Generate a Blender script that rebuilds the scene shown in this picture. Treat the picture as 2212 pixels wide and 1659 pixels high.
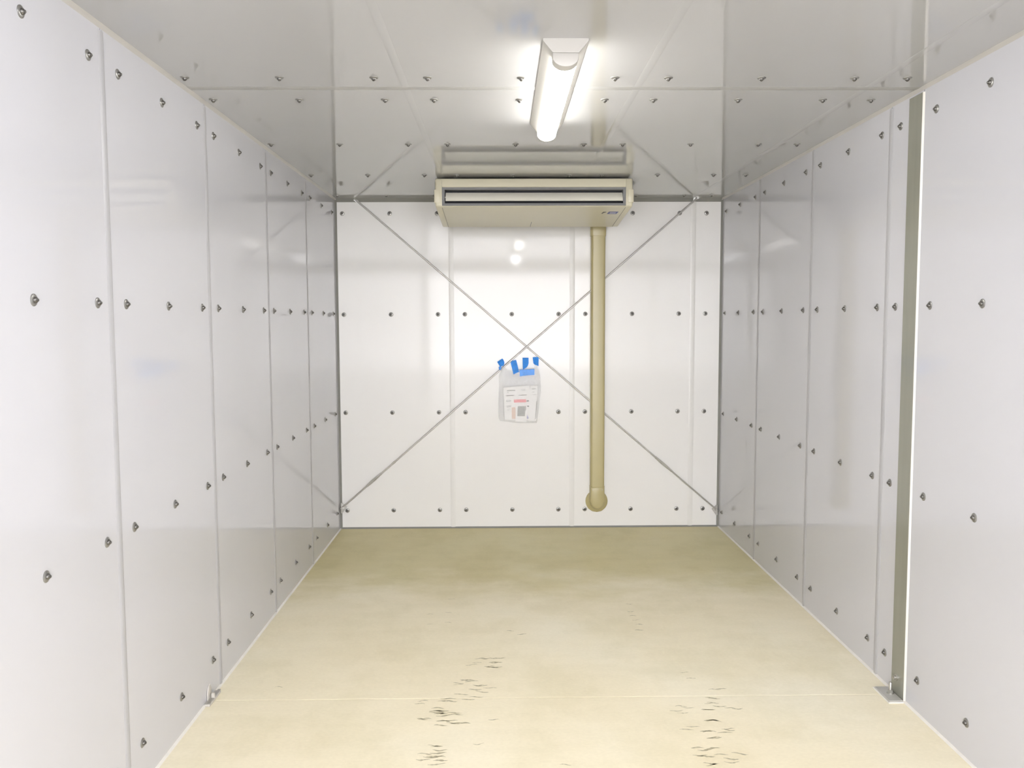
import bpy, bmesh, math, random
from mathutils import Vector, Matrix

# ------------------------------------------------------------------ clearing
for o in list(bpy.data.objects):
    bpy.data.objects.remove(o, do_unlink=True)
SC = bpy.context.scene
COL = SC.collection
random.seed(7)

# ------------------------------------------------------------------ key sizes (metres)
XL, XR, ZT = -1.2437, 1.6297, 2.4725        # side walls, ceiling; back wall at y = 0, floor at z = 0
YF = -7.40                                  # front end (behind the photographer)

# ------------------------------------------------------------------ camera
F, YAW, PITCH, ROLL = 1811.54, 0.0136, -0.0746, -0.0032
fwd = Vector((math.sin(YAW)*math.cos(PITCH), math.cos(YAW)*math.cos(PITCH), math.sin(PITCH)))
rgt0 = Vector((math.cos(YAW), -math.sin(YAW), 0))
up0 = rgt0.cross(fwd)
rgt = rgt0*math.cos(ROLL) + up0*math.sin(ROLL)
upv = up0*math.cos(ROLL) - rgt0*math.sin(ROLL)
cam = bpy.data.cameras.new('camera')
cam.sensor_fit = 'HORIZONTAL'
cam.sensor_width = 36.0
cam.lens = 36.0*F/2212.0
cam.clip_start = 0.05
camo = bpy.data.objects.new('camera', cam)
M = Matrix((rgt, upv, -fwd)).transposed().to_4x4()
M.translation = Vector((-0.026, -6.2862, 1.5661))
camo.matrix_world = M
COL.objects.link(camo)
SC.camera = camo

# ------------------------------------------------------------------ world (daylight outside the open front) and exposure
SKY = (0.97, 0.96, 1.0)
SKY_STRENGTH = 12.5
LAMP_STRENGTH = 33.0          # the batten light in view
LAMP2_STRENGTH = 64.0         # its brighter neighbour over the photographer
wd = bpy.data.worlds.new('world')
SC.world = wd
wd.use_nodes = True
bg = wd.node_tree.nodes['Background']
bg.inputs['Color'].default_value = (*SKY, 1)
bg.inputs['Strength'].default_value = SKY_STRENGTH
vs = SC.view_settings
vs.view_transform = 'Standard'
vs.look = 'None'
vs.gamma = 1.0
vs.use_curve_mapping = False
vs.exposure = 0.22


# ------------------------------------------------------------------ materials
def mat(name, color, rough=0.5, metal=0.0, spec=0.5, coat=0.0, noise=None, bump=None, emit=None):
    """procedural principled material; noise=(scale, amount[, stretch]) varies the colour, bump=[(scale, strength, stretch)]"""
    m = bpy.data.materials.new(name)
    m.use_nodes = True
    nt = m.node_tree
    b = nt.nodes['Principled BSDF']
    b.inputs['Base Color'].default_value = (*color, 1)
    b.inputs['Roughness'].default_value = rough
    b.inputs['Metallic'].default_value = metal
    b.inputs['Specular IOR Level'].default_value = spec
    b.inputs['Coat Weight'].default_value = coat
    tc = nt.nodes.new('ShaderNodeTexCoord')

    def tex(scale, stretch, detail=3.0):
        mp = nt.nodes.new('ShaderNodeMapping')
        mp.inputs['Scale'].default_value = stretch
        nt.links.new(tc.outputs['Object'], mp.inputs['Vector'])
        n = nt.nodes.new('ShaderNodeTexNoise')
        n.inputs['Scale'].default_value = scale
        n.inputs['Detail'].default_value = detail
        nt.links.new(mp.outputs['Vector'], n.inputs['Vector'])
        return n
    if noise:
        n = tex(noise[0], noise[2] if len(noise) > 2 else (1, 1, 1), 4.0)
        r = nt.nodes.new('ShaderNodeValToRGB')
        a = noise[1]
        r.color_ramp.elements[0].position = 0.3
        r.color_ramp.elements[1].position = 0.7
        r.color_ramp.elements[0].color = (*[c*(1-a) for c in color], 1)
        r.color_ramp.elements[1].color = (*[min(1, c*(1+a)) for c in color], 1)
        nt.links.new(n.outputs['Fac'], r.inputs['Fac'])
        nt.links.new(r.outputs['Color'], b.inputs['Base Color'])
    last = None
    for (sc, st, stretch) in (bump or []):
        n = tex(sc, stretch, 2.0)
        bp = nt.nodes.new('ShaderNodeBump')
        bp.inputs['Strength'].default_value = st
        bp.inputs['Distance'].default_value = 0.01
        nt.links.new(n.outputs['Fac'], bp.inputs['Height'])
        if last:
            nt.links.new(last.outputs['Normal'], bp.inputs['Normal'])
        last = bp
    if last:
        nt.links.new(last.outputs['Normal'], b.inputs['Normal'])
    if emit:
        b.inputs['Emission Color'].default_value = (*emit[0], 1)
        b.inputs['Emission Strength'].default_value = emit[1]
    return m


WALLC = (0.575, 0.578, 0.61)  # side panels: same paint as the back wall, darkened to stand for shade
M_PAINT = mat('white_paint_shade_tone', WALLC, 0.07, spec=0.85, noise=(1.6, 0.012), bump=[(2.2, 0.02, (1, 1, 0.35)), (34, 0.0035, (1, 1, 0.12))])
M_BACK = mat('white_paint_lit_tone', (0.84, 0.83, 0.805), 0.068, spec=0.33, noise=(1.6, 0.012), bump=[(2.2, 0.010, (1, 1, 0.35))])  # same panels as the sides, lightened to stand for frontal light
M_CEIL = mat('white_paint_ceiling_shade', (0.47, 0.47, 0.47), 0.055, spec=0.85, noise=(1.6, 0.012), bump=[(2.0, 0.012, (1, 1, 1))])  # ceiling shares the wall paint; its shade is put into this darker colour
M_STRIP = mat('grey_joint_strip', (0.45, 0.45, 0.465), 0.35, spec=0.35, noise=(6, 0.03))
M_TRIM = mat('white_corner_trim', (0.47, 0.455, 0.43), 0.3, noise=(9, 0.02))
M_DTRIM = mat('shade_grey_trim', (0.27, 0.27, 0.25), 0.3, noise=(9, 0.04))  # shadow along the back wall edges, painted into the trim colour
M_CSTRIP = mat('ceiling_joint_strip', (0.42, 0.42, 0.41), 0.4, spec=0.3, noise=(6, 0.03))
M_SEAL = mat('white_sealant', (0.78, 0.755, 0.70), 0.4, noise=(30, 0.03), bump=[(40, 0.2, (1, 1, 1))])
M_CAULK = mat('beige_caulk', (0.52, 0.495, 0.45), 0.5, noise=(30, 0.04))
M_GALV = mat('galvanised_steel', (0.50, 0.49, 0.46), 0.32, metal=0.85, noise=(25, 0.10))
M_WASH = mat('washer_steel', (0.31, 0.305, 0.29), 0.34, metal=0.7, noise=(40, 0.10))
M_HEAD = mat('dark_bolt_steel', (0.15, 0.145, 0.135), 0.28, metal=0.8, noise=(40, 0.15))
M_STRIPB = mat('pale_joint_strip', (0.78, 0.77, 0.74), 0.22, spec=0.35, noise=(6, 0.02))
M_PLATE = mat('zinc_foot_plate', (0.52, 0.515, 0.48), 0.4, metal=0.2, noise=(25, 0.06))
M_POST = mat('painted_post_steel', (0.27, 0.27, 0.225), 0.16, metal=0.1, noise=(4, 0.05, (6, 6, 0.6)))
M_AC = mat('ivory_plastic', (0.67, 0.63, 0.48), 0.32, noise=(5, 0.012))
M_ACD = mat('grey_outlet_plastic', (0.20, 0.20, 0.20), 0.45, noise=(30, 0.05))
M_BLACK = mat('dark_cavity', (0.012, 0.012, 0.016), 0.6, noise=(30, 0.1))
M_LOUV = mat('louver_plastic', (0.80, 0.78, 0.68), 0.35, noise=(5, 0.01))
M_BLUE = mat('blue_badge', (0.05, 0.07, 0.30), 0.4, noise=(60, 0.05))
M_BADGE = mat('dark_badge', (0.05, 0.05, 0.05), 0.4, noise=(60, 0.05))
M_WHITE = mat('white_print', (0.8, 0.8, 0.8), 0.5, noise=(60, 0.03))
M_DUCT = mat('beige_duct_plastic', (0.47, 0.41, 0.21), 0.28, noise=(8, 0.02))
M_LAMP = mat('white_lamp_housing', (0.58, 0.565, 0.53), 0.35, noise=(8, 0.01))
M_LED = mat('lit_diffuser', (0.9, 0.9, 0.9), 0.4, noise=(8, 0.01), emit=((1.0, 0.975, 0.93), LAMP_STRENGTH))
M_LED2 = mat('lit_diffuser_bright', (0.9, 0.9, 0.9), 0.4, noise=(8, 0.01), emit=((0.97, 0.965, 1.0), LAMP2_STRENGTH))
M_TAPE = mat('blue_tape', (0.05, 0.31, 0.92), 0.35, noise=(60, 0.10), bump=[(60, 0.3, (1, 1, 1))])
M_PAPER = mat('paper', (0.93, 0.92, 0.90), 0.7, noise=(40, 0.02))
M_INK = mat('grey_ink', (0.10, 0.10, 0.09), 0.7, noise=(60, 0.1))
M_PALEINK = mat('pale_ink', (0.42, 0.42, 0.40), 0.7, noise=(90, 0.15))
M_PINK = mat('pink_label', (0.90, 0.36, 0.38), 0.6, noise=(60, 0.04))
M_VIOLET = mat('violet_print', (0.36, 0.36, 0.62), 0.6, noise=(60, 0.06))
M_SCUFF = mat('floor_scuff', (0.50, 0.45, 0.30), 0.6, noise=(60, 0.25))
M_GROUND = mat('concrete_ground', (0.36, 0.36, 0.36), 0.9, noise=(3, 0.1))


def bag_material():
    m = bpy.data.materials.new('thin_plastic_film')
    m.use_nodes = True
    nt = m.node_tree
    nt.nodes.clear()
    out = nt.nodes.new('ShaderNodeOutputMaterial')
    tr = nt.nodes.new('ShaderNodeBsdfTransparent')
    df = nt.nodes.new('ShaderNodeBsdfDiffuse')
    tl = nt.nodes.new('ShaderNodeBsdfTranslucent')
    gl = nt.nodes.new('ShaderNodeBsdfGlossy')
    df.inputs['Color'].default_value = (0.95, 0.96, 0.98, 1)
    tl.inputs['Color'].default_value = (0.95, 0.96, 0.98, 1)
    gl.inputs['Roughness'].default_value = 0.25
    tc = nt.nodes.new('ShaderNodeTexCoord')
    nz = nt.nodes.new('ShaderNodeTexNoise')
    nz.inputs['Scale'].default_value = 14
    nt.links.new(tc.outputs['Object'], nz.inputs['Vector'])
    bp = nt.nodes.new('ShaderNodeBump')
    bp.inputs['Strength'].default_value = 0.5
    bp.inputs['Distance'].default_value = 0.01
    nt.links.new(nz.outputs['Fac'], bp.inputs['Height'])
    for s in (df, gl):
        nt.links.new(bp.outputs['Normal'], s.inputs['Normal'])
    a = nt.nodes.new('ShaderNodeMixShader'); a.inputs[0].default_value = 0.35
    nt.links.new(df.outputs[0], a.inputs[1]); nt.links.new(tl.outputs[0], a.inputs[2])
    b = nt.nodes.new('ShaderNodeMixShader'); b.inputs[0].default_value = 0.06
    nt.links.new(a.outputs[0], b.inputs[1]); nt.links.new(gl.outputs[0], b.inputs[2])
    c = nt.nodes.new('ShaderNodeMixShader'); c.inputs[0].default_value = 0.24
    nt.links.new(tr.outputs[0], c.inputs[1]); nt.links.new(b.outputs[0], c.inputs[2])
    nt.links.new(c.outputs[0], out.inputs[0])
    return m


M_BAG = bag_material()


def floor_material():
    m = bpy.data.materials.new('beige_floor_coating')
    m.use_nodes = True
    nt = m.node_tree
    b = nt.nodes['Principled BSDF']
    tc = nt.nodes.new('ShaderNodeTexCoord')

    def ramp(src, stops):
        r = nt.nodes.new('ShaderNodeValToRGB')
        e = r.color_ramp.elements
        e[0].position, e[0].color = stops[0][0], (*stops[0][1], 1)
        e[1].position, e[1].color = stops[-1][0], (*stops[-1][1], 1)
        for p, c in stops[1:-1]:
            x = e.new(p); x.color = (*c, 1)
        nt.links.new(src, r.inputs['Fac'])
        return r

    def noise(scale, stretch, detail=4, rough=0.55):
        mp = nt.nodes.new('ShaderNodeMapping')
        mp.inputs['Scale'].default_value = stretch
        nt.links.new(tc.outputs['Object'], mp.inputs['Vector'])
        n = nt.nodes.new('ShaderNodeTexNoise')
        n.inputs['Scale'].default_value = scale
        n.inputs['Detail'].default_value = detail
        n.inputs['Roughness'].default_value = rough
        nt.links.new(mp.outputs['Vector'], n.inputs['Vector'])
        return n

    def mix(kind, fac, a, b_):
        x = nt.nodes.new('ShaderNodeMix')
        x.data_type = 'RGBA'
        x.blend_type = kind
        x.inputs[0].default_value = fac
        nt.links.new(a, x.inputs[6]); nt.links.new(b_, x.inputs[7])
        return x.outputs[2]
    big = ramp(noise(0.9, (1, 1, 1)).outputs['Fac'], [(0.32, (0.90, 0.81, 0.59)), (0.5, (0.93, 0.85, 0.64)), (0.68, (0.95, 0.89, 0.71))])
    blotch = ramp(noise(2.6, (1, 0.7, 1), 6, 0.65).outputs['Fac'], [(0.38, (0.90, 0.90, 0.86)), (0.52, (1, 1, 1)), (1.0, (1.0, 1.0, 1.0))])
    wipe = ramp(noise(3.0, (0.8, 3.0, 1), 5, 0.6).outputs['Fac'], [(0.30, (0.95, 0.95, 0.93)), (0.60, (1, 1, 1)), (1.0, (1, 1, 1))])
    fine = ramp(noise(60, (1, 1.5, 1), 3).outputs['Fac'], [(0.3, (0.95, 0.95, 0.94)), (0.7, (1.03, 1.03, 1.03))])
    c = mix('MULTIPLY', 0.55, big.outputs['Color'], blotch.outputs['Color'])
    c = mix('MULTIPLY', 0.8, c, wipe.outputs['Color'])
    c = mix('MULTIPLY', 0.6, c, fine.outputs['Color'])
    # old grime left on the rear third of the floor, ragged edge
    sp = nt.nodes.new('ShaderNodeSeparateXYZ')
    nt.links.new(tc.outputs['Object'], sp.inputs[0])
    rag = noise(1.7, (1, 1.6, 1), 5, 0.62)
    mm = nt.nodes.new('ShaderNodeMath'); mm.operation = 'MULTIPLY_ADD'
    mm.inputs[1].default_value = 1.5; mm.inputs[2].default_value = 0.0
    nt.links.new(rag.outputs['Fac'], mm.inputs[0])
    ad = nt.nodes.new('ShaderNodeMath'); ad.operation = 'ADD'
    nt.links.new(mm.outputs[0], ad.inputs[0]); nt.links.new(sp.outputs['Y'], ad.inputs[1])
    mr = nt.nodes.new('ShaderNodeMapRange')
    mr.interpolation_type = 'SMOOTHSTEP'
    mr.inputs['From Min'].default_value = -1.05; mr.inputs['From Max'].default_value = -0.25
    nt.links.new(ad.outputs[0], mr.inputs['Value'])
    gr = ramp(mr.outputs[0], [(0.0, (1, 1, 1)), (1.0, (0.80, 0.78, 0.60))])
    c = mix('MULTIPLY', 1.0, c, gr.outputs['Color'])
    nt.links.new(c, b.inputs['Base Color'])
    rr = ramp(noise(2.6, (1, 0.7, 1), 6, 0.65).outputs['Fac'], [(0.35, (0.55,)*3), (0.7, (0.42,)*3)])
    nt.links.new(rr.outputs['Color'], b.inputs['Roughness'])
    b.inputs['Specular IOR Level'].default_value = 0.35
    return m


M_FLOOR = floor_material()


# ------------------------------------------------------------------ mesh helpers
def link(name, me, m, parent=None, loc=(0, 0, 0), rot=None):
    o = bpy.data.objects.new(name, me)
    COL.objects.link(o)
    if m is not None and not me.materials:
        me.materials.append(m)
    o.location = loc
    if rot is not None:
        o.rotation_euler = rot
    if parent is not None:
        o.parent = parent
        o.location = Vector(loc) - parent.location
    return o


def tomesh(name, bm, smooth=False, angle=35):
    bmesh.ops.recalc_face_normals(bm, faces=bm.faces)
    me = bpy.data.meshes.new(name)
    bm.to_mesh(me)
    bm.free()
    if smooth:
        for p in me.polygons:
            p.use_smooth = True
        me.set_sharp_from_angle(angle=math.radians(angle))
    return me


def bm_box(bm, a, b, bevel=0.0, seg=1):
    x0, y0, z0 = a
    x1, y1, z1 = b
    vs_ = [bm.verts.new(p) for p in ((x0, y0, z0), (x1, y0, z0), (x1, y1, z0), (x0, y1, z0),
                                     (x0, y0, z1), (x1, y0, z1), (x1, y1, z1), (x0, y1, z1))]
    fs = [bm.faces.new([vs_[i] for i in f]) for f in ((0, 3, 2, 1), (4, 5, 6, 7), (0, 1, 5, 4), (1, 2, 6, 5), (2, 3, 7, 6), (3, 0, 4, 7))]
    if bevel:
        es = list({e for f in fs for e in f.edges})
        bmesh.ops.bevel(bm, geom=es, offset=bevel, segments=seg, affect='EDGES', profile=0.5)
    return bm


def box(name, a, b, m, parent=None, bevel=0.0, seg=1):
    bm = bmesh.new()
    bm_box(bm, a, b, bevel, seg)
    o = link(name, tomesh(name, bm, bevel > 0), m, None)
    return adopt(o, parent)


def adopt(o, parent):
    """parent an object whose mesh is in world coordinates"""
    if parent is not None:
        o.parent = parent
        o.location = -parent.location
    return o


def bm_prism(bm, pts, axis, a, b, bevel=0.0, seg=2, which=None):
    """extrude the 2-D outline pts along axis from a to b. axis x: pts=(y,z), y: pts=(x,z), z: pts=(x,y)"""
    def P(p, t):
        return {'x': (t, p[0], p[1]), 'y': (p[0], t, p[1]), 'z': (p[0], p[1], t)}[axis]
    A = [bm.verts.new(P(p, a)) for p in pts]
    B = [bm.verts.new(P(p, b)) for p in pts]
    fa = bm.faces.new(A)
    fb = bm.faces.new(B[::-1])
    n = len(pts)
    for i in range(n):
        bm.faces.new((A[i], B[i], B[(i+1) % n], A[(i+1) % n]))
    if bevel:
        es = []
        if which in (None, 'a'):
            es += list(fa.edges)
        if which in (None, 'b'):
            es += list(fb.edges)
        bmesh.ops.bevel(bm, geom=list(set(es)), offset=bevel, segments=seg, affect='EDGES', profile=0.5)


def prism(name, pts, axis, a, b, m, parent=None, bevel=0.0, seg=2, which=None, smooth=True, angle=35):
    bm = bmesh.new()
    bm_prism(bm, pts, axis, a, b, bevel, seg, which)
    o = link(name, tomesh(name, bm, smooth, angle), m)
    return adopt(o, parent)


def bm_rod(bm, A, B, r, n=12, r2=None):
    A, B = Vector(A), Vector(B)
    d = (B-A).normalized()
    u = d.orthogonal().normalized()
    v = d.cross(u)
    r2 = r if r2 is None else r2
    ra = [bm.verts.new(A+(u*math.cos(2*math.pi*i/n)+v*math.sin(2*math.pi*i/n))*r) for i in range(n)]
    rb = [bm.verts.new(B+(u*math.cos(2*math.pi*i/n)+v*math.sin(2*math.pi*i/n))*r2) for i in range(n)]
    bm.faces.new(ra[::-1])
    bm.faces.new(rb)
    for i in range(n):
        bm.faces.new((ra[i], ra[(i+1) % n], rb[(i+1) % n], rb[i]))


def rod(name, A, B, r, m, parent=None, n=12, r2=None):
    bm = bmesh.new()
    bm_rod(bm, A, B, r, n, r2)
    return adopt(link(name, tomesh(name, bm, n > 8, 40), m), parent)


def bm_lathe(bm, prof, n=16, hexr=False):
    """prof = [(r, h)...] turned about +Z"""
    rings = []
    for r, h in prof:
        rings.append([bm.verts.new((r*math.cos(2*math.pi*i/n), r*math.sin(2*math.pi*i/n), h)) for i in range(n)])
    for a, b in zip(rings, rings[1:]):
        for i in range(n):
            bm.faces.new((a[i], a[(i+1) % n], b[(i+1) % n], b[i]))
    bm.faces.new(rings[0][::-1])
    bm.faces.new(rings[-1])


def tag(o, label, cat=None, group=None, kind=None):
    o['label'] = label
    if cat:
        o['category'] = cat
    if group:
        o['group'] = group
    if kind:
        o['kind'] = kind
    return o


def empty(name, loc):
    o = bpy.data.objects.new(name, None)
    o.empty_display_size = 0.1
    COL.objects.link(o)
    o.location = loc
    return o


# ------------------------------------------------------------------ fasteners shared by all panels
bmw = bmesh.new()
bm_lathe(bmw, [(0.0165, 0.0), (0.0165, 0.0016), (0.0150, 0.0030), (0.0095, 0.0042)], 18)
ME_WASHER = tomesh('washer', bmw, True, 40)
ME_WASHER.materials.append(M_WASH)
bmh = bmesh.new()
bm_lathe(bmh, [(0.0084, 0.003), (0.0084, 0.0062), (0.0074, 0.0088), (0.0052, 0.0106), (0.0040, 0.0112), (0.0040, 0.0130), (0.0030, 0.0136)], 12)
ME_HEAD = tomesh('bolt_head', bmh, True, 50)
ME_HEAD.materials.append(M_HEAD)
ROT = {'left': (0, math.pi/2, 0), 'right': (0, -math.pi/2, 0), 'back': (math.pi/2, 0, 0), 'ceiling': (math.pi, 0, 0), 'front': (-math.pi/2, 0, 0)}


def bolt(wall, side, p):
    w = bpy.data.objects.new('washer', ME_WASHER)
    COL.objects.link(w)
    w.parent = wall
    w.location = Vector(p) - wall.location
    r = ROT[side]
    w.rotation_euler = r
    h = bpy.data.objects.new('bolt_head', ME_HEAD)
    COL.objects.link(h)
    h.parent = w
    h.rotation_euler = (0, 0, random.uniform(0, 1.0))


T = 0.030     # panel thickness
G = 0.003     # half the gap between neighbouring panels


def arc_profile(w, h, n=6):
    """convex strip cross-section, width w, proud by h: list of (s, height)"""
    pts = [(-w/2, -0.002)]
    for i in range(n+1):
        t = -1+2*i/n
        pts.append((t*w/2, h*(1-abs(t)**3)+0.0003))
    pts.append((w/2, -0.002))
    return pts


SW, SH = 0.036, 0.0026
ZROW_L = [2.356, 1.6257, 0.8893, 0.1468]
ZROW_R = [2.363, 1.6217, 0.8757, 0.1335]
ZROW_B = [2.3634, 1.6193, 0.8848, 0.1394]

# ------------------------------------------------------------------ floor
fl = box('floor', (XL-0.1, YF-0.1, -0.10), (XR+0.1, 0.1, -0.012), M_FLOOR)
tag(fl, 'cream coated floor with scuffed wheel tracks', None, None, 'structure')
for (a, b) in ((YF-0.1, -5.8535), (-5.8505, -2.8965), (-2.8935, 0.0)):
    box('floor_sheet', (XL-0.005, a, -0.012), (XR+0.005, b, 0.0), M_FLOOR, fl, 0.0012)

# ------------------------------------------------------------------ walls made of bolted panels
wl = box('wall_left', (XL-0.10, YF, -0.10), (XL-T, 0.10, ZT+0.10), M_STRIP)
tag(wl, 'left wall of glossy white panels with rows of bolts', None, None, 'structure')
SEAM_L = [0.0, -0.941, -1.838, -2.737, -3.636, -4.535, -5.434, -6.333, YF]
for a, b in zip(SEAM_L, SEAM_L[1:]):
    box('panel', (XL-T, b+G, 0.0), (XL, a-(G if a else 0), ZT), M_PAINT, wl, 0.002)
for y in SEAM_L[1:-1]:
    prism('joint_strip', [(XL+h, y+s) for s, h in arc_profile(SW, SH)], 'z', 0.0, ZT-0.018, M_STRIP, wl)
for k in range(5):
    for j in range(3):
        y = [-0.132, -1.046, -1.937, -2.83, -3.722][k]-0.349*j
        for z in ZROW_L:
            bolt(wl, 'left', (XL, y, z))

wr = box('wall_right', (XR+T, YF, -0.10), (XR+0.10, 0.10, ZT+0.10), M_STRIP)
tag(wr, 'right wall of glossy white panels with rows of bolts', None, None, 'structure')
SEAM_R = [0.0, -0.903, -1.810, -2.695, -2.965, -3.865, -4.765, -5.665, -6.565, YF]
for a, b in zip(SEAM_R, SEAM_R[1:]):
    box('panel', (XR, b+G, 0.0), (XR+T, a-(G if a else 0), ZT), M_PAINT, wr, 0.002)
for y in SEAM_R[1:-1]:
    if y != -2.965:
        prism('joint_strip', [(XR-h, y+s) for s, h in arc_profile(SW, SH)], 'z', 0.0, ZT-0.018, M_STRIP, wr)
for y in (-0.106, -0.456, -0.805, -1.003, -1.356, -1.708, -1.912, -2.261, -2.611, -2.780, -3.064, -3.417, -3.767, -3.965, -4.315, -4.665):
    for z in ZROW_R:
        bolt(wr, 'right', (XR, y, z))

wb = box('wall_back', (XL-0.10, T, -0.10), (XR+0.10, 0.10, ZT+0.10), M_STRIP)
tag(wb, 'back wall of white panels behind the crossed brace rods', None, None, 'structure')
SEAM_B = [XL, -0.390, 0.511, 1.413, XR]
for i, (a, b) in enumerate(zip(SEAM_B, SEAM_B[1:])):
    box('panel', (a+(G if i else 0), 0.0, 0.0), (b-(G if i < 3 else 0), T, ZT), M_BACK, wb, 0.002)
for x in SEAM_B[1:-1]:
    prism('joint_strip', [(x+s, -h) for s, h in arc_profile(0.038, 0.0016)], 'z', 0.0, ZT-0.018, M_STRIPB, wb)
for i in range(10):
    x = -1.1908+(i//3)*0.9+(i % 3)*0.35
    for z in ZROW_B:
        bolt(wb, 'back', (x, 0, z))

# front end: a wide open doorway behind the photographer
wf = bmesh.new()
bm_box(wf, (XL-0.10, YF-0.10, -0.10), (XL+0.05, YF, ZT+0.10))
bm_box(wf, (XR-0.05, YF-0.10, -0.10), (XR+0.10, YF, ZT+0.10))
bm_box(wf, (XL+0.05, YF-0.10, 2.38), (XR-0.05, YF, ZT+0.10))
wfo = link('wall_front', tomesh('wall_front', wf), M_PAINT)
tag(wfo, 'front wall with the wide entrance opening', None, None, 'structure')

# ------------------------------------------------------------------ ceiling
ce = box('ceiling', (XL-0.10, YF-0.1, ZT+T), (XR+0.10, 0.10, ZT+0.12), M_STRIP)
tag(ce, 'glossy panel ceiling toned grey for shade with bolt rows and a cross joint', None, None, 'structure')
YJ = -2.938
for (ya, yb) in ((0.0, YJ), (YJ, -5.85), (-5.85, YF)):
    for i, (a, b) in enumerate(zip(SEAM_B, SEAM_B[1:])):
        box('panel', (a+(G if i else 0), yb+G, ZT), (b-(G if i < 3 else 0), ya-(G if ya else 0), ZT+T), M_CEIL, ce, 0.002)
    for x in SEAM_B[1:-1]:
        prism('joint_strip', [(x+s, ZT-h) for s, h in arc_profile(0.030, 0.0006)], 'y', yb+0.024, ya-0.024, M_CEIL, ce)
for y in (YJ, -5.85):
    prism('joint_strip', [(y+s, ZT-h) for s, h in arc_profile(0.046, 0.0012)], 'x', XL+0.012, XR-0.012, M_CSTRIP, ce)
for y in (-3.0816, -2.7713, -1.9045, -0.996, -0.1523, -4.0, -4.9, -5.7):
    for i in range(10):
        bolt(ce, 'ceiling', (-1.1938+(i//3)*0.9+(i % 3)*0.35, y, ZT))

# ------------------------------------------------------------------ trims and sealant beads along the edges
def cove(s):
    return [(0, 0), (s, 0), (s*0.62, s*0.38*0.8), (s*0.30*1.0, s*0.62), (0, s)]


c = 0.012
o = prism('trim_1', [(XL+a, ZT-b) for a, b in cove(c)], 'y', YF, -0.001, M_TRIM)
tag(o, 'white cove trim along the left wall and ceiling edge', None, None, 'structure')
o = prism('trim_2', [(XR-a, ZT-b) for a, b in cove(c)], 'y', YF, -0.001, M_TRIM)
tag(o, 'white cove trim along the right wall and ceiling edge', None, None, 'structure')
c = 0.026
o = prism('trim_3', [(-a, ZT-b) for a, b in cove(c)], 'x', XL+0.012, XR-0.012, M_DTRIM)
tag(o, 'shade-toned trim along the back wall and ceiling edge', None, None, 'structure')
c = 0.014
o = prism('trim_4', [(XL+a, -b) for a, b in cove(c)], 'z', 0.0, ZT-0.012, M_DTRIM)
tag(o, 'shade-toned vertical trim in the back left corner', None, None, 'structure')
o = prism('trim_5', [(XR-a, -b) for a, b in cove(c)], 'z', 0.0, ZT-0.012, M_DTRIM)
tag(o, 'shade-toned vertical trim in the back right corner', None, None, 'structure')
c = 0.008
o = prism('baseboard_left', [(XL+a, b) for a, b in cove(c)], 'y', YF, -0.010, M_SEAL)
tag(o, 'pale sealant bead along the left wall foot', None, None, 'structure')
o = prism('baseboard_right', [(XR-a, b) for a, b in cove(c)], 'y', YF, -0.010, M_SEAL)
tag(o, 'pale sealant bead along the right wall foot', None, None, 'structure')
o = prism('baseboard_back', [(-a, b) for a, b in cove(0.011)], 'x', XL+0.01, XR-0.01, M_DTRIM)
tag(o, 'thin grey bead along the back wall foot', None, None, 'structure')

g = box('sky_light_blocker', (XL-1.5, YF-3.0, 2.50), (XR+1.5, YF-0.1, 2.60), M_DTRIM)  # added out of view to keep steep sky light off the lower walls
tag(g, 'added unseen slab outside that blocks steep sky light', None, None, 'structure')
g = box('ground', (-9, YF-16, -0.14), (9, YF-0.1, -0.11), M_GROUND)
tag(g, 'grey concrete ground outside the entrance', None, None, 'structure')


# ------------------------------------------------------------------ ceiling lights
def ceiling_light(y0, y1, label, led):
    root = empty('ceiling_light', (0.1885, (y0+y1)/2, ZT))
    tag(root, label, 'light', 'ceiling batten lights')
    x0, x1 = 0.115, 0.262
    xm0, xm1 = 0.1465, 0.2305
    zb = 2.428
    prism('housing', [(x0, ZT), (x0, ZT-0.007), (xm0, zb), (xm1, zb), (x1, ZT-0.007), (x1, ZT)], 'y', y0, y1, M_LAMP, root, smooth=False)
    # rounded diffuser bar under the housing
    n = 12
    w = (xm1-xm0)/2-0.001
    xc = (xm0+xm1)/2
    prof = [(xc-w, zb), (xc-w, zb-0.014)]
    for i in range(1, n):
        t = math.pi*i/n
        prof.append((xc-w*math.cos(t), zb-0.014-0.028*math.sin(t)))
    prof += [(xc+w, zb-0.014), (xc+w, zb)]
    prism('diffuser', prof, 'y', y0+0.052, y1-0.020, led, root)
    w2 = w+0.0015
    prof2 = [(xc-w2, zb), (xc-w2, zb-0.014)]
    for i in range(1, n):
        t = math.pi*i/n
        prof2.append((xc-w2*math.cos(t), zb-0.014-0.0295*math.sin(t)))
    prof2 += [(xc+w2, zb-0.014), (xc+w2, zb)]
    prism('end_cap', prof2, 'y', y0+0.002, y0+0.053, M_LAMP, root, 0.003, 2, 'a')
    prism('end_cap', prof2, 'y', y1-0.021, y1-0.002, M_LAMP, root, 0.003, 2, 'b')
    return root


ceiling_light(-3.520, -2.370, 'lit white batten light on the ceiling in front of the air conditioner', M_LED)
ceiling_light(-5.600, -4.450, 'lit white batten light on the ceiling above the photographer', M_LED2)


# ------------------------------------------------------------------ ceiling-suspended air conditioner
ac = empty('air_conditioner', (0.189, -0.61, ZT))
tag(ac, 'ivory ceiling-hung air conditioner with a long outlet louver', 'air conditioner')
X0, X1 = -0.389, 0.767


def zu(y):            # height of the sloping underside
    return 2.2825-0.0779*(y+0.945)


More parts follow.
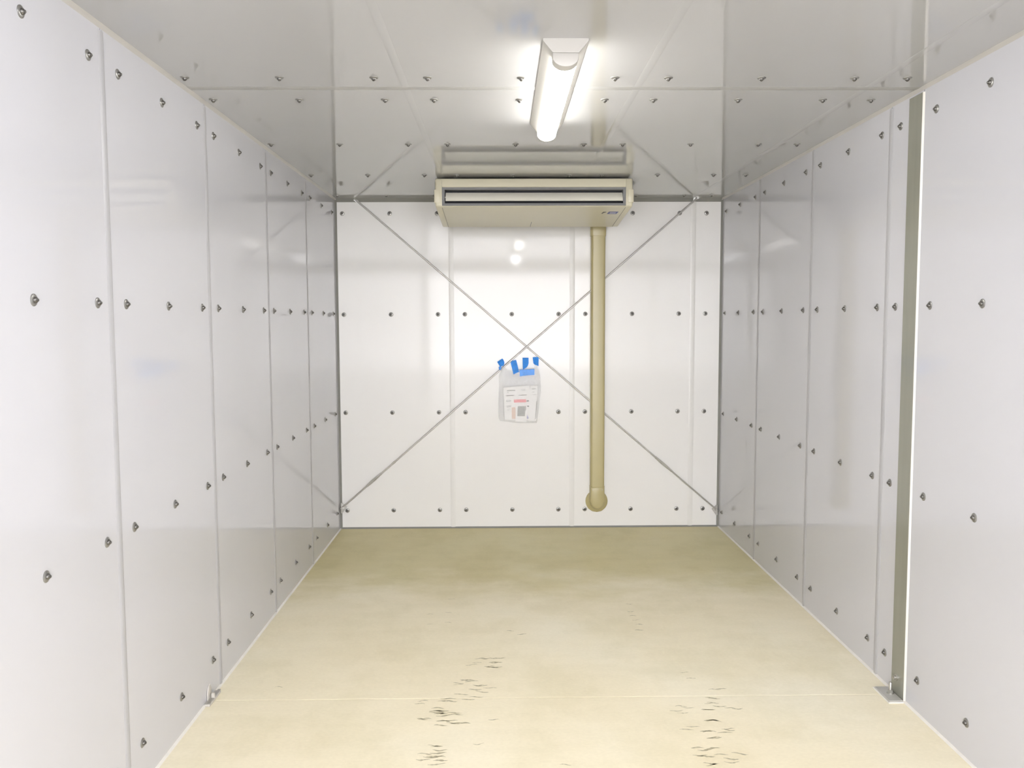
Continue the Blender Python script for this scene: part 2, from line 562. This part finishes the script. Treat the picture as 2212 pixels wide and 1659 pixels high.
prism('casing', [(-0.86, 2.4585), (-0.272, 2.4585), (-0.272, 2.245), (-0.86, 2.293)], 'x', X0, X1, M_AC, ac)
prism('front_panel', [(-0.86, 2.4585), (-0.947, 2.4585), (-0.953, 2.456), (-0.955, 2.450), (-0.955, 2.409), (-0.952, 2.405), (-0.86, 2.405)], 'x', X0+0.001, X1-0.001, M_AC, ac)
fr = bmesh.new()
bm_box(fr, (X0+0.0005, -0.950, 2.3905), (X1-0.0005, -0.875, 2.4048))
bm_box(fr, (X0+0.0005, -0.950, 2.2915), (X1-0.0005, -0.875, 2.3055))
bm_box(fr, (X0+0.0005, -0.950, 2.3055), (X0+0.017, -0.875, 2.3905))
bm_box(fr, (X1-0.017, -0.950, 2.3055), (X1-0.0005, -0.875, 2.3905))
of = adopt(link('outlet_frame', tomesh('outlet_frame', fr), M_ACD), ac)
box('outlet_cavity', (X0+0.016, -0.876, 2.300), (X1-0.016, -0.861, 2.396), M_BLACK, ac)
lo = [(-0.910, 2.3770), (-0.924, 2.3640), (-0.934, 2.3490), (-0.940, 2.3350), (-0.942, 2.3215)]
prism('louver', lo+[(y+0.005, z-0.0005) for y, z in lo[::-1]], 'x', -0.367, 0.7495, M_LOUV, ac)
for x in (-0.3715, 0.7505):
    rod('louver_pin', (x-0.004, -0.928, 2.345), (x+0.005, -0.928, 2.345), 0.004, M_LOUV, ac, 8)
bp_ = [(-0.950, 2.2912), (-0.9555, 2.2895), (-0.9565, 2.286), (-0.952, 2.2832), (-0.945, zu(-0.945)), (-0.292, zu(-0.292)), (-0.276, 2.2345), (-0.272, 2.240), (-0.272, 2.245), (-0.86, 2.2910)]
prism('bottom_panel', bp_, 'x', X0, X1, M_AC, ac)
side = [(-0.949, 2.4585), (-0.274, 2.4585), (-0.272, 2.240), (-0.280, 2.2350), (-0.300, zu(-0.30)), (-0.945, zu(-0.945)), (-0.953, 2.2875), (-0.955, 2.294), (-0.955, 2.452)]
for s, (xa, xb) in (('a', (X0-0.042, X0)), ('b', (X1, X1+0.042))):
    prism('side_cap', side, 'x', xa, xb, M_AC, ac, 0.010, 3, s, True, 50)
    y0_, y1_ = -0.9575, -0.40
    xo = xa-0.006 if s == 'a' else xb+0.006
    xi = X0-0.012 if s == 'a' else X1+0.012
    box('side_cover', (min(xo, xi), y0_, 2.309), (max(xo, xi), y1_, 2.3905), M_AC, ac, 0.004, 2)
for x in (-0.30, 0.68):
    box('hanging_bracket', (x-0.02, -0.75, 2.4585), (x+0.02, -0.40, ZT), M_GALV, ac)


def under(name, pts, m, parent, h=0.0008):
    """thin flat piece stuck under the sloping bottom panel; pts=(x,y)"""
    bm = bmesh.new()
    A = [bm.verts.new((x, y, zu(y)+0.0002)) for x, y in pts]
    B = [bm.verts.new((x, y, zu(y)-h)) for x, y in pts]
    bm.faces.new(A)
    bm.faces.new(B[::-1])
    n = len(pts)
    for i in range(n):
        bm.faces.new((A[i], B[i], B[(i+1) % n], A[(i+1) % n]))
    return adopt(link(name, tomesh(name, bm), m), parent)


bd = under('blue_badge', [(0.680, -0.802), (0.742, -0.802), (0.736, -0.735), (0.674, -0.735)], M_BLUE, ac)
tag(bd, 'small blue badge')
under('badge_lettering', [(0.690, -0.777), (0.729, -0.777), (0.727, -0.759), (0.688, -0.759)], M_WHITE, ac, 0.0012)
lg = under('maker_emblem', [(0.643, -0.798), (0.664, -0.798), (0.657, -0.772), (0.650, -0.772), (0.646, -0.745), (0.636, -0.745)], M_BADGE, ac)
tag(lg, 'small dark emblem')
under('panel_gap', [(0.189, -0.47), (0.192, -0.47), (0.189, -0.295), (0.186, -0.295)], M_ACD, ac)
under('panel_gap', [(X0-0.001, -0.93), (X0+0.0008, -0.93), (X0+0.0008, -0.30), (X0-0.001, -0.30)], M_INK, ac)
under('panel_gap', [(X1-0.0008, -0.93), (X1+0.001, -0.93), (X1+0.001, -0.30), (X1-0.0008, -0.30)], M_INK, ac)

# ------------------------------------------------------------------ refrigerant pipe duct on the back wall
du = empty('pipe_duct', (0.70, 0.0, 0.12))
tag(du, 'beige plastic pipe duct running down the back wall from the air conditioner', 'duct')


def round_u(x0, x1, d, r, n=5):
    pts = [(x0, 0.0), (x0, -d+r)]
    for i in range(1, n+1):
        t = math.pi/2*i/n
        pts.append((x0+r-r*math.cos(t), -d+r-r*math.sin(t)))
    for i in range(0, n+1):
        t = math.pi/2*i/n
        pts.append((x1-r+r*math.sin(t), -d+r-r*math.cos(t)))
    pts.append((x1, 0.0))
    return pts


prism('duct_cover', round_u(0.647, 0.752, 0.062, 0.018)+round_u(0.650, 0.749, 0.059, 0.016)[::-1], 'z', 0.285, 2.215, M_DUCT, du)
prism('top_elbow', round_u(0.643, 0.756, 0.066, 0.020), 'z', 2.192, 2.330, M_DUCT, du, 0.004, 2, 'a')
disc = [(0.699+0.084*math.cos(2*math.pi*i/36), 0.203+0.084*math.sin(2*math.pi*i/36)) for i in range(36)]
prism('wall_flange', disc, 'y', 0.0, -0.012, M_DUCT, du, 0.005, 2, 'b', True, 50)
elb = [(0.645, 0.325), (0.645, 0.212)]
for i in range(1, 14):
    t = math.pi*i/14
    elb.append((0.6995-0.0545*math.cos(t), 0.207-0.056*math.sin(t)))
elb += [(0.754, 0.212), (0.754, 0.325)]
prism('bottom_elbow', elb, 'y', 0.0, -0.066, M_DUCT, du, 0.016, 4, 'b', True, 50)
for x in (0.6645, 0.7345):
    rod('screw', (x, -0.0645, 0.300), (x, -0.0675, 0.300), 0.0035, M_GALV, du, 10)

# ------------------------------------------------------------------ crossed brace rods with turnbuckles
YR = -0.018


def brace(top, bot, tb0, tb1, yy, label):
    A = Vector((top[0], yy, top[1]))
    B = Vector((bot[0], yy, bot[1]))
    d = (B-A).normalized()
    root = empty('brace_rod', B)
    tag(root, label, 'brace', 'crossed wall braces')
    rod('rod', A, B, 0.0058, M_GALV, root, 12)
    p0 = A+d*((Vector((tb0[0], yy, tb0[1]))-A).dot(d))
    p1 = A+d*((Vector((tb1[0], yy, tb1[1]))-A).dot(d))
    t = empty('turnbuckle', p0)
    t.parent = root
    t.location = p0-root.location
    nrm = d.cross(Vector((0, 1, 0))).normalized()
    bm = bmesh.new()
    L = (p1-p0).length
    for s in (-1, 1):
        pts = []
        for i in range(13):
            u = i/12
            pts.append(p0+d*(L*u)+nrm*s*(0.0030+0.0046*math.sin(math.pi*u)**0.5))
        for a, b in zip(pts, pts[1:]):
            bm_rod(bm, a, b, 0.0030, 8)
    me = tomesh('turnbuckle_frame', bm, True, 60)
    f = link('turnbuckle_frame', me, M_GALV)
    f.parent = t
    f.location = -p0
    for q, e in ((p0, -1), (p1, 1)):
        bm = bmesh.new()
        bm_rod(bm, q-d*0.012, q+d*0.016, 0.0078, 8, 0.0078)
        f = link('turnbuckle_boss', tomesh('turnbuckle_boss', bm), M_GALV)
        f.parent = t
        f.location = -p0
    # gusset at the foot, clip at the head
    side_ = -1 if B.x < 0 else 1
    q = B-d*0.012
    g0 = [(B.x+side_*0.0-side_*0.045, B.z+0.012), (B.x-side_*0.008, B.z+0.044), (B.x-side_*0.001, B.z+0.044), (B.x-side_*0.001, B.z-0.034), (B.x-side_*0.012, B.z-0.034)]
    prism('gusset_plate', g0, 'y', yy+0.012, yy+0.0055, M_GALV, root, smooth=False)
    bm = bmesh.new()
    bm_rod(bm, (B.x-side_*0.014, yy+0.012, B.z+0.008), (B.x-side_*0.014, yy-0.012, B.z+0.008), 0.009, 6)
    adopt(link('gusset_bolt', tomesh('gusset_bolt', bm), M_GALV), root)
    h0 = [(A.x-0.024, ZT), (A.x+0.024, ZT), (A.x+0.020*side_+0.008, ZT-0.020), (A.x+0.020*side_-0.008, ZT-0.026)]
    prism('head_clip', h0, 'y', yy+0.010, yy+0.0055, M_GALV, root, smooth=False)
    return root


brace((-1.097, 2.470), (1.622, 0.124), (1.150, 0.531), (1.255, 0.440), YR, 'thin steel brace rod sloping down to the back right corner')
brace((1.429, 2.468), (-1.236, 0.158), (-0.935, 0.418), (-0.830, 0.510), YR-0.0125, 'thin steel brace rod sloping down to the back left corner')

# ------------------------------------------------------------------ steel post with foot plate on the right wall
po = empty('steel_post', (XR-0.02, -2.913, 0.0))
tag(po, 'grey green steel post with bolted foot plate against the right wall', 'post')
box('post_plate', (XR-0.007, -2.966, 0.0), (XR-0.001, -2.860, 2.452), M_POST, po, 0.0012)
prism('edge_bead', [(XR, -2.966), (XR-0.0055, -2.966), (XR-0.0045, -2.9685), (XR-0.002, -2.972), (XR, -2.974)], 'z', 0.0, 2.452, M_SEAL, po)
box('foot_plate', (1.563, -2.974, 0.0), (1.6195, -2.838, 0.009), M_PLATE, po, 0.001)
bd_ = bmesh.new()
for (a, b) in (((1.556, -2.981, 0), (1.563, -2.832, 0.006)), ((1.556, -2.984, 0), (1.6195, -2.974, 0.006)), ((1.563, -2.838, 0), (1.6195, -2.832, 0.006))):
    bm_box(bd_, a, b, 0.002, 1)
adopt(link('sealant_bead', tomesh('sealant_bead', bd_), M_SEAL), po)


def anchor(parent, x, y, z0, h, m):
    bm = bmesh.new()
    bm_lathe(bm, [(0.015, 0), (0.015, 0.003)], 16)
    w = link('anchor_washer', tomesh('anchor_washer', bm, True), m, parent, (x, y, z0))
    bm = bmesh.new()
    bm_lathe(bm, [(0.0115, 0), (0.0115, 0.011), (0.010, 0.012)], 6)
    link('anchor_nut', tomesh('anchor_nut', bm), m, parent, (x, y, z0+0.003))
    bm = bmesh.new()
    bm_lathe(bm, [(0.0065, 0), (0.0065, h-0.003), (0.005, h)], 12)
    link('anchor_stud', tomesh('anchor_stud', bm, True), m, parent, (x, y, z0+0.003))


anchor(po, 1.600, -2.902, 0.009, 0.044, M_GALV)
bm = bmesh.new()
bm_lathe(bm, [(0.013, 0), (0.013, 0.003), (0.0085, 0.004), (0.0085, 0.013), (0.005, 0.015)], 12)
pb = link('post_bolt', tomesh('post_bolt', bm, True), M_GALV, po, (XR-0.007, -2.905, 0.078), (0, -math.pi/2, 0))

# foot bracket on the left
br = empty('anchor_bracket', (XL+0.012, -2.885, 0.0))
tag(br, 'small pale caulked anchor bracket at the foot of the left wall', 'bracket')
box('foot_plate', (XL+0.0005, -2.955, 0.0), (XL+0.026, -2.818, 0.010), M_CAULK, br, 0.002)
box('plate_slot', (XL+0.011, -2.945, 0.0095), (XL+0.0235, -2.812, 0.0125), M_GALV, br, 0.001)
prism('upright_tab', [(-2.918, 0.010), (-2.876, 0.010), (-2.876, 0.046), (-2.890, 0.070), (-2.904, 0.064), (-2.918, 0.040)], 'x', XL+0.0005, XL+0.007, M_CAULK, br, 0.002, 2, None)
bm = bmesh.new()
bm_lathe(bm, [(0.009, 0), (0.009, 0.016), (0.006, 0.022)], 12)
link('anchor_stud', tomesh('anchor_stud', bm, True), M_CAULK, br, (XL+0.0165, -2.889, 0.0095))

# ------------------------------------------------------------------ plastic bag with papers, taped to the back wall
def interp(x, pts):
    if x <= pts[0][0]:
        return pts[0][1]
    for (a, va), (b, vb) in zip(pts, pts[1:]):
        if x <= b:
            return va+(vb-va)*(x-a)/(b-a)
    return pts[-1][1]


XLB = [(0.80, -0.026), (0.822, -0.030), (0.845, -0.042), (0.94, -0.042), (1.097, -0.038), (1.165, -0.038), (1.225, -0.024), (1.24, -0.018)]
XRB = [(0.80, 0.240), (0.81, 0.246), (0.957, 0.263), (1.044, 0.274), (1.165, 0.271), (1.24, 0.261)]
TOP = [(0.0, 1.170), (0.05, 1.226), (0.10, 1.233), (0.17, 1.208), (0.27, 1.203), (0.34, 1.182), (0.48, 1.184), (0.83, 1.180), (0.865, 1.228), (0.93, 1.239), (0.965, 1.236), (1.0, 1.168)]
NU, NV = 44, 34
bmb = bmesh.new()
rb = random.Random(3)


def bump(u, v):
    return 0.0024*math.sin(9*u+5*v)+0.0022*math.sin(23*u-14*v+1)+0.0016*math.sin(37*v+29*u)+0.0010*math.sin(61*u-31*v)


grid = {}
for side_ in (0, 1):
    for i in range(NU+1):
        u = i/NU
        zt = interp(u, TOP)
        zb = 0.822-0.016*min(1, u*2)
        for j in range(NV+1):
            v = j/NV
            z = zb+(zt-zb)*v
            xl, xr = interp(z, XLB), interp(z, XRB)
            x = xl+(xr-xl)*u
            edge = (max(0.0, 1-abs(2*u-1)**4))*(max(0.0, math.sin(math.pi*min(1, 0.06+v*0.97))))**0.4
            if side_ == 0:
                y = -0.040-0.016*edge-bump(u, v)*1.2*edge
            else:
                if i in (0, NU) or j == 0:
                    grid[(1, i, j)] = grid[(0, i, j)]
                    continue
                y = -0.0375+bump(u, v)*0.3
            grid[(side_, i, j)] = bmb.verts.new((x, y, z))
for side_ in (0, 1):
    for i in range(NU):
        for j in range(NV):
            q = [grid[(side_, i, j)], grid[(side_, i+1, j)], grid[(side_, i+1, j+1)], grid[(side_, i, j+1)]]
            q2 = []
            for vtx in q:
                if vtx not in q2:
                    q2.append(vtx)
            if len(q2) > 2:
                try:
                    bmb.faces.new(q2)
                except ValueError:
                    pass
bag = link('plastic_bag', tomesh('plastic_bag', bmb, True, 80), M_BAG)
tag(bag, 'translucent white carrier bag of papers taped to the back wall', 'bag')


def sheet(name, pts, y, m, parent=None, t=0.0006):
    return prism(name, pts, 'y', y, y-t, m, parent, smooth=False)


d1 = sheet('document', [(-0.007, 1.073), (0.191, 1.089), (0.203, 0.828), (0.003, 0.830)], -0.0440, M_PAPER)
tag(d1, 'wide printed form with a header at the left inside the bag', 'document')


def ink(par, y, x0, x1, z0, z1, m=M_INK, sk=0.08, name='printed_line'):
    dz = (x1-x0)*sk
    return sheet(name, [(x0, z0), (x1, z0+dz), (x1, z1+dz), (x0, z1)], y, m, par, 0.0003)


yk = -0.0447
for (x0, x1, z0, z1, m_) in ((0.022, 0.083, 1.046, 1.053, M_PALEINK), (0.025, 0.032, 1.034, 1.038, M_INK), (0.015, 0.075, 1.0095, 1.0135, M_INK), (0.108, 0.168, 1.0125, 1.0165, M_INK),
                             (0.016, 0.047, 0.975, 0.977, M_INK), (0.016, 0.047, 0.967, 0.969, M_INK), (0.018, 0.048, 0.935, 0.937, M_INK), (0.018, 0.048, 0.926, 0.928, M_INK),
                             (0.020, 0.046, 0.900, 0.902, M_PALEINK), (0.020, 0.046, 0.910, 0.912, M_PALEINK), (0.127, 0.158, 1.050, 1.053, M_PALEINK), (0.127, 0.158, 1.058, 1.060, M_PALEINK),
                             (0.168, 0.184, 0.968, 0.976, M_INK), (0.170, 0.185, 0.928, 0.936, M_INK), (0.016, 0.0175, 0.967, 0.977, M_INK), (0.0465, 0.048, 0.969, 0.979, M_INK), (0.018, 0.0195, 0.926, 0.937, M_INK), (0.0475, 0.049, 0.928, 0.939, M_INK)):
    ink(d1, yk, x0, x1, z0, z1, m_, 0.05)
sheet('tinted_box', [(0.055, 0.925), (0.085, 0.926), (0.084, 0.838), (0.057, 0.838)], yk, mat('pale_peach_print', (0.80, 0.62, 0.52), 0.7, noise=(60, 0.05)), d1, 0.0003)
d2 = sheet('document', [(0.196, 1.088), (0.252, 1.085), (0.238, 0.822), (0.180, 0.822)], -0.0428, M_PAPER)
tag(d2, 'narrow paper sheet at the right edge inside the bag', 'document')
for (x0, x1, z0, z1, m_) in ((0.206, 0.240, 1.060, 1.065, M_PALEINK), (0.212, 0.226, 1.036, 1.040, M_PALEINK), (0.206, 0.240, 1.018, 1.020, M_PALEINK)):
    ink(d2, -0.0434, x0, x1, z0, z1, m_, 0.0)
sheet('dark_edge', [(0.241, 0.972), (0.2475, 0.972), (0.2360, 0.835), (0.2310, 0.835)], -0.0434, M_PALEINK, d2, 0.0004)
dl = sheet('paper_label', [(0.073, 0.983), (0.163, 0.985), (0.166, 0.962), (0.073, 0.960)], -0.0452, M_PINK)
tag(dl, 'small pink paper label across the papers in the bag', 'label')
dc = sheet('photo_card', [(0.090, 0.954), (0.173, 0.954), (0.166, 0.816), (0.083, 0.819)], -0.0456, M_PAPER)
tag(dc, 'small white card with a grey square below the pink label', 'card')
sheet('grey_square', [(0.101, 0.933), (0.157, 0.933), (0.155, 0.858), (0.098, 0.858)], -0.0463, M_PALEINK, dc, 0.0003)
sheet('card_edge_print', [(0.160, 0.935), (0.163, 0.935), (0.161, 0.900), (0.158, 0.900)], -0.0463, M_INK, dc, 0.0003)
dv = sheet('paper_tag', [(0.171, 0.868), (0.184, 0.842), (0.169, 0.836)], -0.0449, M_VIOLET)
tag(dv, 'tiny violet paper tag beside the card in the bag', 'tag')


def tape(pts, ytop, ybot, label, zt=None, zb=None):
    zs = [p[1] for p in pts]
    zt = max(zs); zb = min(zs)
    bm = bmesh.new()
    f = lambda z: ybot+(ytop-ybot)*(z-zb)/(zt-zb)
    A = [bm.verts.new((x, f(z), z)) for x, z in pts]
    B = [bm.verts.new((x, f(z)-0.0008, z)) for x, z in pts]
    bm.faces.new(A); bm.faces.new(B[::-1])
    n = len(pts)
    for i in range(n):
        bm.faces.new((A[i], B[i], B[(i+1) % n], A[(i+1) % n]))
    o = link('tape_strip', tomesh('tape_strip', bm), M_TAPE)
    tag(o, label, 'tape', 'blue tape strips')
    return o


t1 = tape([(-0.051, 1.264), (-0.013, 1.289), (-0.004, 1.279), (0.003, 1.262), (0.001, 1.247), (-0.004, 1.236), (-0.022, 1.232), (-0.036, 1.238)], -0.012, -0.040, 'leftmost blue tape piece twisted around the left bag handle')
b_ = bmesh.new()
bm_prism(b_, [(-0.040, 1.226), (-0.028, 1.236), (-0.019, 1.232), (-0.021, 1.214), (-0.027, 1.203), (-0.037, 1.207)], 'y', -0.041, -0.0465, 0.002, 1)
tw = adopt(link('twisted_end', tomesh('twisted_end', b_, True, 60), M_TAPE), t1)
tape([(0.049, 1.258), (0.060, 1.272), (0.091, 1.278), (0.098, 1.250), (0.112, 1.190), (0.070, 1.172), (0.060, 1.215)], -0.014, -0.050, 'slanted blue tape strip on the bag rim, second from the left')
tape([(0.139, 1.294), (0.184, 1.294), (0.184, 1.254), (0.178, 1.236), (0.168, 1.222), (0.158, 1.216), (0.140, 1.206)], -0.014, -0.050, 'upright blue tape strip rising from the middle of the bag rim')
tape([(0.215, 1.297), (0.260, 1.300), (0.257, 1.231), (0.243, 1.238), (0.228, 1.244), (0.219, 1.254)], -0.012, -0.046, 'rightmost blue tape piece above the right bag handle')
tape([(0.115, 1.206), (0.226, 1.212), (0.226, 1.168), (0.170, 1.164), (0.118, 1.158)], -0.0585, -0.0600, 'horizontal blue tape strip across the bag front')

# ------------------------------------------------------------------ scuff marks on the floor
SCUFF = [(-0.308,-1.640,.3),(-0.313,-1.859,.3),(-0.304,-2.011,.4),(-0.411,-1.883,.3),(-0.398,-2.033,.3),(0.682,-1.748,.5),(0.672,-1.869,.5),(0.671,-1.933,.5),(0.679,-1.996,.6),(0.686,-2.062,.6),(0.673,-2.140,.6),(0.076,-2.184,.6),(0.018,-2.137,.5),
(-0.103,-2.484,.8),(-0.141,-2.531,.9),(-0.049,-2.533,.9),(-0.071,-2.585,1),(-0.033,-2.480,.7),(-0.187,-2.720,.8),(-0.214,-2.762,.7),(-0.127,-2.772,1),(-0.140,-2.813,1),(-0.256,-2.898,.9),(-0.165,-2.908,1),(-0.363,-2.942,.7),(-0.269,-2.921,.8),(-0.289,-3.010,1),(-0.253,-3.047,1.3),(-0.207,-3.041,1.1),(-0.231,-3.090,1.1),(-0.203,-3.111,1),(-0.331,-3.074,.8),
(-0.268,-3.291,.8),(-0.258,-3.339,1),(-0.309,-3.385,1.1),(-0.259,-3.369,1.1),(-0.059,-3.086,.5),(-0.114,-3.276,.5),(0.198,-3.429,.6),
(0.789,-2.658,.6),(0.805,-2.720,.6),(0.879,-2.834,.9),(0.845,-2.913,.9),(0.841,-2.959,.8),(0.704,-2.986,.9),(0.805,-3.018,1),(0.897,-3.005,.7),(0.698,-3.045,.8),(0.796,-3.110,1),(0.712,-3.159,.8),(0.767,-3.198,1.1),(0.849,-3.179,.8),(0.773,-3.249,.9),(0.721,-3.335,1.1),(0.709,-3.382,1.1),(0.795,-3.401,1.1),(0.719,-3.439,.9),(-0.985,-2.77,.4)]
rs = random.Random(11)
bms = bmesh.new()
for (x, y, k) in SCUFF:
    for rep in range(1 if k < 0.7 else (2 if k < 1 else 3)):
        xx = x+rs.uniform(-0.02, 0.02)*rep*1.6
        yy = y+rs.uniform(-0.016, 0.016)*rep*1.6
        L = 0.030+0.028*k*rs.uniform(0.6, 1.2)
        wd_ = 0.0016+0.0030*k*rs.uniform(0.4, 1.2)
        ph, amp, sl = rs.uniform(0, 6), rs.uniform(0.002, 0.006), rs.uniform(-0.18, 0.18)
        N = 8
        ra, rb2 = [], []
        for i in range(N+1):
            u = i/N
            cx_ = xx+(u-0.5)*L
            cy_ = yy+amp*math.sin(ph+5*u)+sl*(u-0.5)*L
            hw = wd_*math.sin(math.pi*min(1, max(0.04, u)))**0.7*rs.uniform(0.35, 1.25)+0.0003
            ra.append(bms.verts.new((cx_, cy_-hw, 0.00035)))
            rb2.append(bms.verts.new((cx_, cy_+hw, 0.00035)))
        for i in range(N):
            bms.faces.new((ra[i], ra[i+1], rb2[i+1], rb2[i]))
me = bpy.data.meshes.new('scuff_marks')
bms.to_mesh(me)
bms.free()
sm = adopt(link('scuff_marks', me, M_SCUFF), fl)
sm['kind'] = 'stuff'
